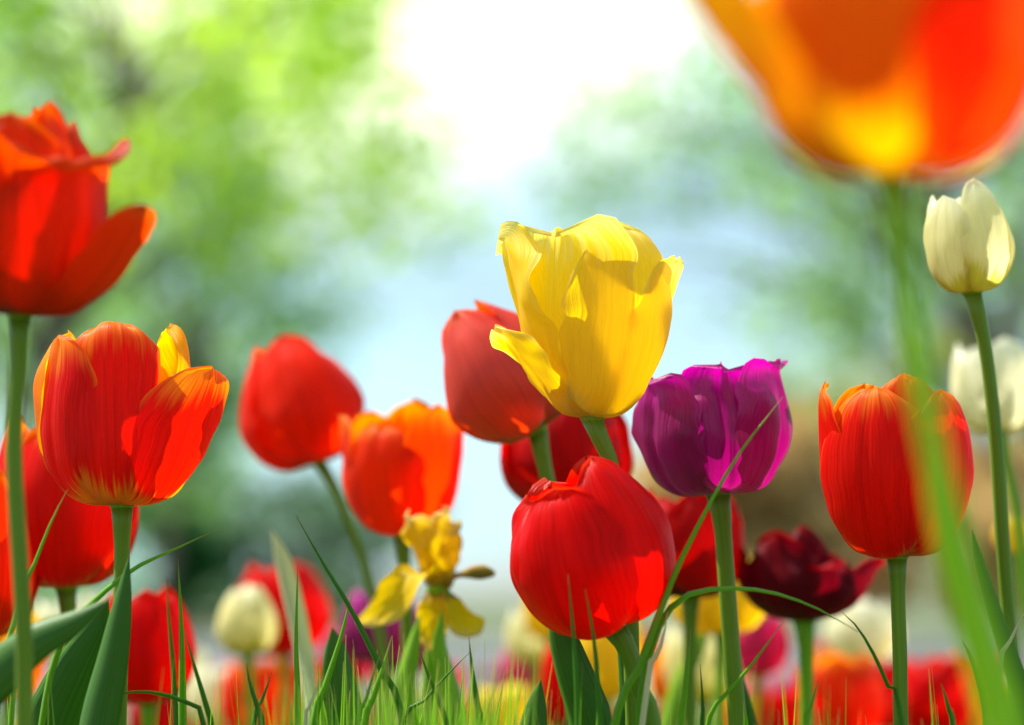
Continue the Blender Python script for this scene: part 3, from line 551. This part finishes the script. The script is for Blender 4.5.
# blurred flowers farther back: (label, base px, D, height px, mat, half width factor, top radius)
BACK = [
 ('red tulip hanging low at left between the dark leaves and the grey background', 148, 704, 1.25, 116, 'red', .42, .26),
 ('ivory tulip low at the left edge behind the broad leaf', 66, 662, 1.62, 64, 'ivory', .46, .3),
 ('second ivory tulip low at left, nearer the striped tulip stem', 96, 640, 1.75, 46, 'ivory', .5, .3),
 ('orange yellow tulip at the very left bottom edge', 8, 700, 1.4, 90, 'amberyel', .4, .3),
 ('pale yellow green closed tulip beside a red one, low at left', 248, 655, 1.5, 70, 'white', .42, .2),
 ('red tulip right behind the pale closed one, low at left', 285, 656, 1.62, 94, 'red', .50, .26),
 ('ivory tulip at the bottom left before the grey path', 212, 728, 1.8, 62, 'ivory', .5, .34),
 ('orange red tulip cluster flower at the bottom, left of the grass', 262, 735, 1.75, 78, 'orange', .5, .34),
 ('pinkish red tulip at the bottom under the red one at left', 305, 722, 1.9, 66, 'scarlet', .5, .34),
 ('dark purple tulip behind the withered yellow one', 378, 664, 1.5, 76, 'purple', .48, .3),
 ('second dark purple tulip just right behind the withered one', 408, 672, 1.6, 70, 'purple', .48, .3),
 ('pink tulip beside the dark purple one low at left', 352, 684, 1.65, 62, 'pink', .42, .3),
 ('pale yellow tulip low in the middle beside the front red one', 536, 664, 1.7, 56, 'white', .5, .34),
 ('yellow tulip peeking out left below the front red one', 552, 640, 1.6, 60, 'yellow', .44, .3),
 ('rose pink tulip low in the middle under the pale yellow one', 530, 694, 1.9, 50, 'pink', .6, .4),
 ('narrow red tulip at the bottom middle', 560, 728, 1.5, 86, 'red', .26, .16),
 ('wide yellow tulip at the bottom middle', 508, 742, 1.6, 58, 'yellow', .6, .42),
 ('yellow tulip right below the front red one', 604, 700, 1.45, 96, 'yellow', .42, .28),
 ('golden tulip at the bottom right of the front red stem', 676, 706, 1.6, 60, 'amberyel', .46, .3),
 ('large golden yellow tulip below the deep red one', 722, 634, 1.36, 88, 'yellow', .56, .3),
 ('pale green white tulip in the lower middle beside the purple one\'s stem', 704, 702, 1.5, 84, 'white', .42, .26),
 ('magenta pink tulip low right of the purple one\'s stem', 758, 676, 1.6, 68, 'pink', .44, .3),
 ('pink and white tulip at the bottom under the maroon one', 770, 730, 1.9, 56, 'pink', .6, .4),
 ('yellow orange tulip at the bottom right of the tall purple one\'s stem', 742, 742, 1.8, 48, 'amberyel', .55, .4),
 ('ivory tulip between the maroon and the upright red tulip', 862, 660, 1.7, 62, 'ivory', .60, .38),
 ('orange red tulip at the bottom below the maroon one', 842, 740, 1.55, 88, 'orange', .52, .36),
 ('scarlet tulip at the bottom just right of the upright red one\'s stem', 934, 736, 1.65, 78, 'red', .50, .34),
 ('red tulip at the bottom behind the upright red one\'s stem', 886, 732, 1.9, 74, 'red', .5, .36),
 ('amber tulip at the bottom right corner', 972, 738, 1.75, 62, 'amberyel', .46, .34),
 ('rose red tulip at the bottom, left of the maroon stem', 790, 748, 1.5, 60, 'red', .5, .36),
 ('small ivory tulip low at the left between the two upright blades', 188, 690, 2.0, 44, 'ivory', .5, .34),
 ('pink tulip at the bottom between the ivory and the orange ones at left', 236, 708, 2.2, 44, 'pink', .55, .36),
 ('crimson tulip at the bottom left under the hanging red one', 158, 748, 1.7, 56, 'darkred', .5, .34),
 ('pale yellow tulip at the bottom behind the green tuft', 420, 726, 2.0, 46, 'white', .5, .34),
 ('amber tulip at the bottom left of the wide yellow one', 462, 738, 2.1, 42, 'amberyel', .55, .36),
 ('scarlet tulip at the bottom behind the withered one\'s stem', 446, 700, 2.2, 36, 'scarlet', .5, .34),
 ('ivory tulip low in the middle right of the broad middle leaf', 630, 716, 1.8, 50, 'ivory', .5, .34),
 ('crimson pink tulip low between the golden and the pale green white ones', 654, 742, 1.9, 56, 'pink', .5, .34),
 ('lemon yellow tulip low behind the purple one\'s stem', 736, 706, 2.1, 40, 'yellow', .5, .34),
 ('orange tulip low between the maroon stem and the upright red one\'s stem', 826, 690, 2.2, 38, 'amberyel', .55, .36),
 ('crimson tulip low right of the ivory one behind the upright red stem', 920, 700, 2.1, 42, 'darkred', .55, .36),
 ('orange red tulip low near the right edge behind the foreground leaf', 958, 712, 1.8, 60, 'orange', .5, .34),
 ('cream tulip low at the bottom right corner', 1004, 728, 1.9, 54, 'ivory', .5, .34),
]
for i, (lab, x, y, D, h, mt, rm, rt) in enumerate(BACK):
    rg = random.Random(i+100)
    tulip('b%d' % i, lab, (x, y), D, h, six(rm, .98, rt, min(rm*1.0, .5), seed=i+60, spin=rg.uniform(0, 60)), mt, stem=[(x+rg.uniform(-4, 4), y+70)],
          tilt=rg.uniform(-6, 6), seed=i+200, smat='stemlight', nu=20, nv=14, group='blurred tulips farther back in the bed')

# the far rows: small copies of a few flowers
def copy_tree(o, parent=None):
    c = o.copy(); COL.objects.link(c); c.parent = parent
    for ch in list(o.children): copy_tree(ch, c)
    return c
far = random.Random(77)
FARL = {'b5': ('small red tulip in the far rows at the bottom', 'small red tulips in the far rows'), 'b16': ('small yellow tulip in the far rows at the bottom', 'small yellow tulips in the far rows'),
        'b6': ('small ivory tulip in the far rows at the bottom', 'small ivory tulips in the far rows'), 'b7': ('small orange tulip in the far rows at the bottom', 'small orange tulips in the far rows')}
for k in range(84):
    D = far.uniform(2.2, 5.2)
    while True:
        px = far.uniform(10, 1015)
        if not (400 < px < 520 and D < 4): break
    src = far.choice(list(FARL)); r = copy_tree(ROOTS[src])
    topz = P(px, far.uniform(668, 722), D).z
    g = GP(px, D)
    r.location = g; sc = max(.45, min(1.0, topz/0.235)); r.scale = (min(1, sc*1.1),)*2+(sc,); r.rotation_euler = (0, 0, far.uniform(0, 6))
    tag(r, *([FARL[src][0], 'tulip', FARL[src][1]]))

# ---------------------------------------------------------------- broad leaves
leaf('copper', [(-60, 735), (-20, 690), (30, 645), (75, 622), (112, 598)], 0.90, [50, 52, 40, 24, 0], twist=.1, fold=.4)
leaf('striped', [(92, 800), (96, 730), (112, 655), (122, 600), (129, 558)], 0.96, [40, 44, 34, 20, 0], twist=.3)
leaf('striped', [(40, 800), (52, 730), (78, 670), (98, 630), (108, 600)], 1.0, [54, 58, 48, 26, 0], twist=-.3)
leaf('redfront', [(596, 790), (590, 725), (572, 670), (560, 630), (553, 590)], 0.99, [44, 46, 38, 26, 0], twist=.2)
leaf('redfront', [(536, 800), (532, 740), (536, 705), (541, 680)], 0.98, [36, 32, 20, 0], twist=.2)
leaf('orange', [(350, 800), (344, 730), (340, 690), (336, 650), (332, 628)], 1.08, [46, 48, 40, 22, 0], twist=-.2)
leaf('yellow', [(620, 780), (628, 700), (624, 650), (618, 610)], 1.02, [22, 20, 14, 0], twist=.2)
leaf('creamright', [(1040, 790), (1022, 700), (996, 620), (978, 560), (972, 530)], 1.05, [22, 22, 16, 10, 0], twist=.4)
leaf('bigorange', [(1010, 780), (985, 660), (950, 540), (932, 440), (924, 385)], 0.60, [46, 42, 34, 22, 0], mat='foreleaf', twist=.2, fold=.3)
leaf('withered', [(424, 780), (404, 700), (412, 650), (420, 615)], 1.15, [24, 24, 16, 0], twist=.4, mat='stemlight')
leaf('withered', [(460, 780), (452, 700), (440, 650), (442, 610)], 1.13, [24, 22, 16, 0], twist=-.3, mat='stemlight')
leaf('b5', [(316, 790), (304, 660), (292, 600), (282, 560), (272, 530)], 1.22, [20, 20, 22, 18, 0], mat='leafpale', twist=.3, label='pale withered leaf with a narrow tip')
leaf('b20', [(660, 790), (676, 700), (700, 640), (708, 600)], 1.4, [22, 22, 14, 0], twist=.3, mat='stemlight')
leaf('purple', [(770, 800), (752, 740), (744, 700), (742, 672)], 1.1, [20, 18, 12, 0], twist=.3)

# ---------------------------------------------------------------- grass blades one can point to
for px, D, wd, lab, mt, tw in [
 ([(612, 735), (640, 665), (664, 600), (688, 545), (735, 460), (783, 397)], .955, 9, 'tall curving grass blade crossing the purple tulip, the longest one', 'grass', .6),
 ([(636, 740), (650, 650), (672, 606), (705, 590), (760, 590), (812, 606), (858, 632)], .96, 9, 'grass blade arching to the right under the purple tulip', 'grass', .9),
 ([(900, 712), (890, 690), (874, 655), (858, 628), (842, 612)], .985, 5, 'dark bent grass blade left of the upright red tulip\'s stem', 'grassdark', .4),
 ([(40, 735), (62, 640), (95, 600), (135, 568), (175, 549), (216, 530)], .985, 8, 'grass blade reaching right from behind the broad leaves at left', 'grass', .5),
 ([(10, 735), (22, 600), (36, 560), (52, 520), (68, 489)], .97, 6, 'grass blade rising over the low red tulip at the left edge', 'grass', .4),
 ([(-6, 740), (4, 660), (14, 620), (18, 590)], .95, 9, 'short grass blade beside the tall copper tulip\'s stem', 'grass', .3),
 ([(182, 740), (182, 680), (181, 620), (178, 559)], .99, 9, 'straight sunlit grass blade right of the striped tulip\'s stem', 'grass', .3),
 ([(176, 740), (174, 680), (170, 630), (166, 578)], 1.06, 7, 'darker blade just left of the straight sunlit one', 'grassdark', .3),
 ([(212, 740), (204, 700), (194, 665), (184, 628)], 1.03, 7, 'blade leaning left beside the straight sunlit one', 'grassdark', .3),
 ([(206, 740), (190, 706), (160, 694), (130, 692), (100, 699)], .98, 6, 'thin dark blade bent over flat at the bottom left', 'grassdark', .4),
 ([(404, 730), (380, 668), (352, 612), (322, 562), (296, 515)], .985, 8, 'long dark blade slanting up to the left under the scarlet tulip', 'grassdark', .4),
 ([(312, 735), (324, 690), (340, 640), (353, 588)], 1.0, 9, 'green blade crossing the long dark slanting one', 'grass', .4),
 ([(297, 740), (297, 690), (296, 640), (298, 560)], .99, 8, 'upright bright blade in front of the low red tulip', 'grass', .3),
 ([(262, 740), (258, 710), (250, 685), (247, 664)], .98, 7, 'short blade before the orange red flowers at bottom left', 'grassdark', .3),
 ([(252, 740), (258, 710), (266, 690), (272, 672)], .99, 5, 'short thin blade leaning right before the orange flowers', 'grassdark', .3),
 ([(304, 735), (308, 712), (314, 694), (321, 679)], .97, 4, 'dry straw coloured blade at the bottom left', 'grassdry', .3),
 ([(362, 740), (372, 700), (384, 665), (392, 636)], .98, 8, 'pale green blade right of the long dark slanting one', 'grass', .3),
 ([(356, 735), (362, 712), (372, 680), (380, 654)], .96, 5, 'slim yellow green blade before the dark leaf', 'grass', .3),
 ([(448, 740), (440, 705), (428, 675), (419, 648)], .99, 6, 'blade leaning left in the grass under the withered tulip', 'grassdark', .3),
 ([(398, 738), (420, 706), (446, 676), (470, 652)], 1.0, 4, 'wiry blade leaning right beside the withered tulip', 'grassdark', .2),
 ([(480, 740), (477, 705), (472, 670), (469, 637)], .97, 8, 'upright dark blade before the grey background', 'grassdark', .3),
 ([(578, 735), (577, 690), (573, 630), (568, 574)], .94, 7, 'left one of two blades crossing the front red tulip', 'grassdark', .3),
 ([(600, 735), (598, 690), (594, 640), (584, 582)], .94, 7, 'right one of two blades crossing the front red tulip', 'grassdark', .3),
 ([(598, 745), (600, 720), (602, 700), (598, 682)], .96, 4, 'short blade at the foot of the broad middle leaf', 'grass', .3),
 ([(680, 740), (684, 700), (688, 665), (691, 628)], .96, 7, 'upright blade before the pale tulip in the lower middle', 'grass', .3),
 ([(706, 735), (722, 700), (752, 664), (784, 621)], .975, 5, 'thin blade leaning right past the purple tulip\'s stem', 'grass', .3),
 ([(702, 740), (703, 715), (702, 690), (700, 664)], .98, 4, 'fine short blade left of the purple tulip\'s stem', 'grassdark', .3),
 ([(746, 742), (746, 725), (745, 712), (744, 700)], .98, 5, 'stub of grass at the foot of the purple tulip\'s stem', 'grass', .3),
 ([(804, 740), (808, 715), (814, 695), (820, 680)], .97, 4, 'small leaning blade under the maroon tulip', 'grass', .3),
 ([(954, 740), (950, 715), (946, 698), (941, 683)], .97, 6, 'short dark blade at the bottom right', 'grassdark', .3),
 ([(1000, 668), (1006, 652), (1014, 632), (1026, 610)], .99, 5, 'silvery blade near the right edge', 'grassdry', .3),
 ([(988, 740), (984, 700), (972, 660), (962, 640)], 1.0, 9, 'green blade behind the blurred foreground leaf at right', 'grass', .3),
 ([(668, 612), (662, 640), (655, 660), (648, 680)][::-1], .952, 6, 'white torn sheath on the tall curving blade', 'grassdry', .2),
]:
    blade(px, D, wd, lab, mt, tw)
# uncountable turf: one object
rg = random.Random(5); vs, uvs, fs = [], [], []
def add_blade(x, y, h, lean, wd, n=7):
    a = rg.uniform(0, 6.28); d = Vector((math.cos(a), math.sin(a), 0)); b = rg.uniform(0, 6.28); s = Vector((math.cos(b), math.sin(b), 0)); k = len(vs)
    for i in range(n):
        u = i/(n-1); p = Vector((x, y, 0))+Vector((0, 0, h*u*(1-lean*.25*u)))+d*(h*lean*u*u*.6); w_ = wd*(1-u**1.6)*.5+.00008
        vs.extend([p-s*w_, p+s*w_]); uvs.extend([(0, u), (1, u)])
    for i in range(n-1): fs.append((k+2*i, k+2*i+1, k+2*i+3, k+2*i+2))
def zlim(y): return CAM_H - y*math.tan(math.atan((725-H_/2)/F)-PITCH)
for _ in range(4200):
    y = rg.uniform(.75, 5.5); half = y*0.19+.06; x = rg.uniform(-half, half)
    h = max(.05, (CAM_H-y*0.045)*rg.uniform(.45, .98))
    add_blade(x, y, h, rg.uniform(.05, .7), rg.uniform(.003, .0055))
for _ in range(420):     # the denser tuft left of centre
    y = rg.uniform(.9, 1.12); px = rg.gauss(405, 62); t = P(px, 725, y)
    hz = P(px, rg.triangular(640, 725, 715), y).z
    add_blade(t.x+rg.uniform(-.01, .01), y, hz*1.04, rg.uniform(.02, .25), rg.uniform(.0022, .0042))
for _ in range(260):
    y = rg.uniform(.92, 1.2); px = rg.uniform(0, 1024); t = P(px, 725, y)
    add_blade(t.x, y, P(px, rg.triangular(655, 730, 725), y).z*1.03, rg.uniform(.02, .25), rg.uniform(.0022, .0038))
g_ = mesh('grass', vs, fs, M['grass'], None, uvs); tag(g_, 'dense short green grass growing between the tulip stems', 'grass', kind='stuff')
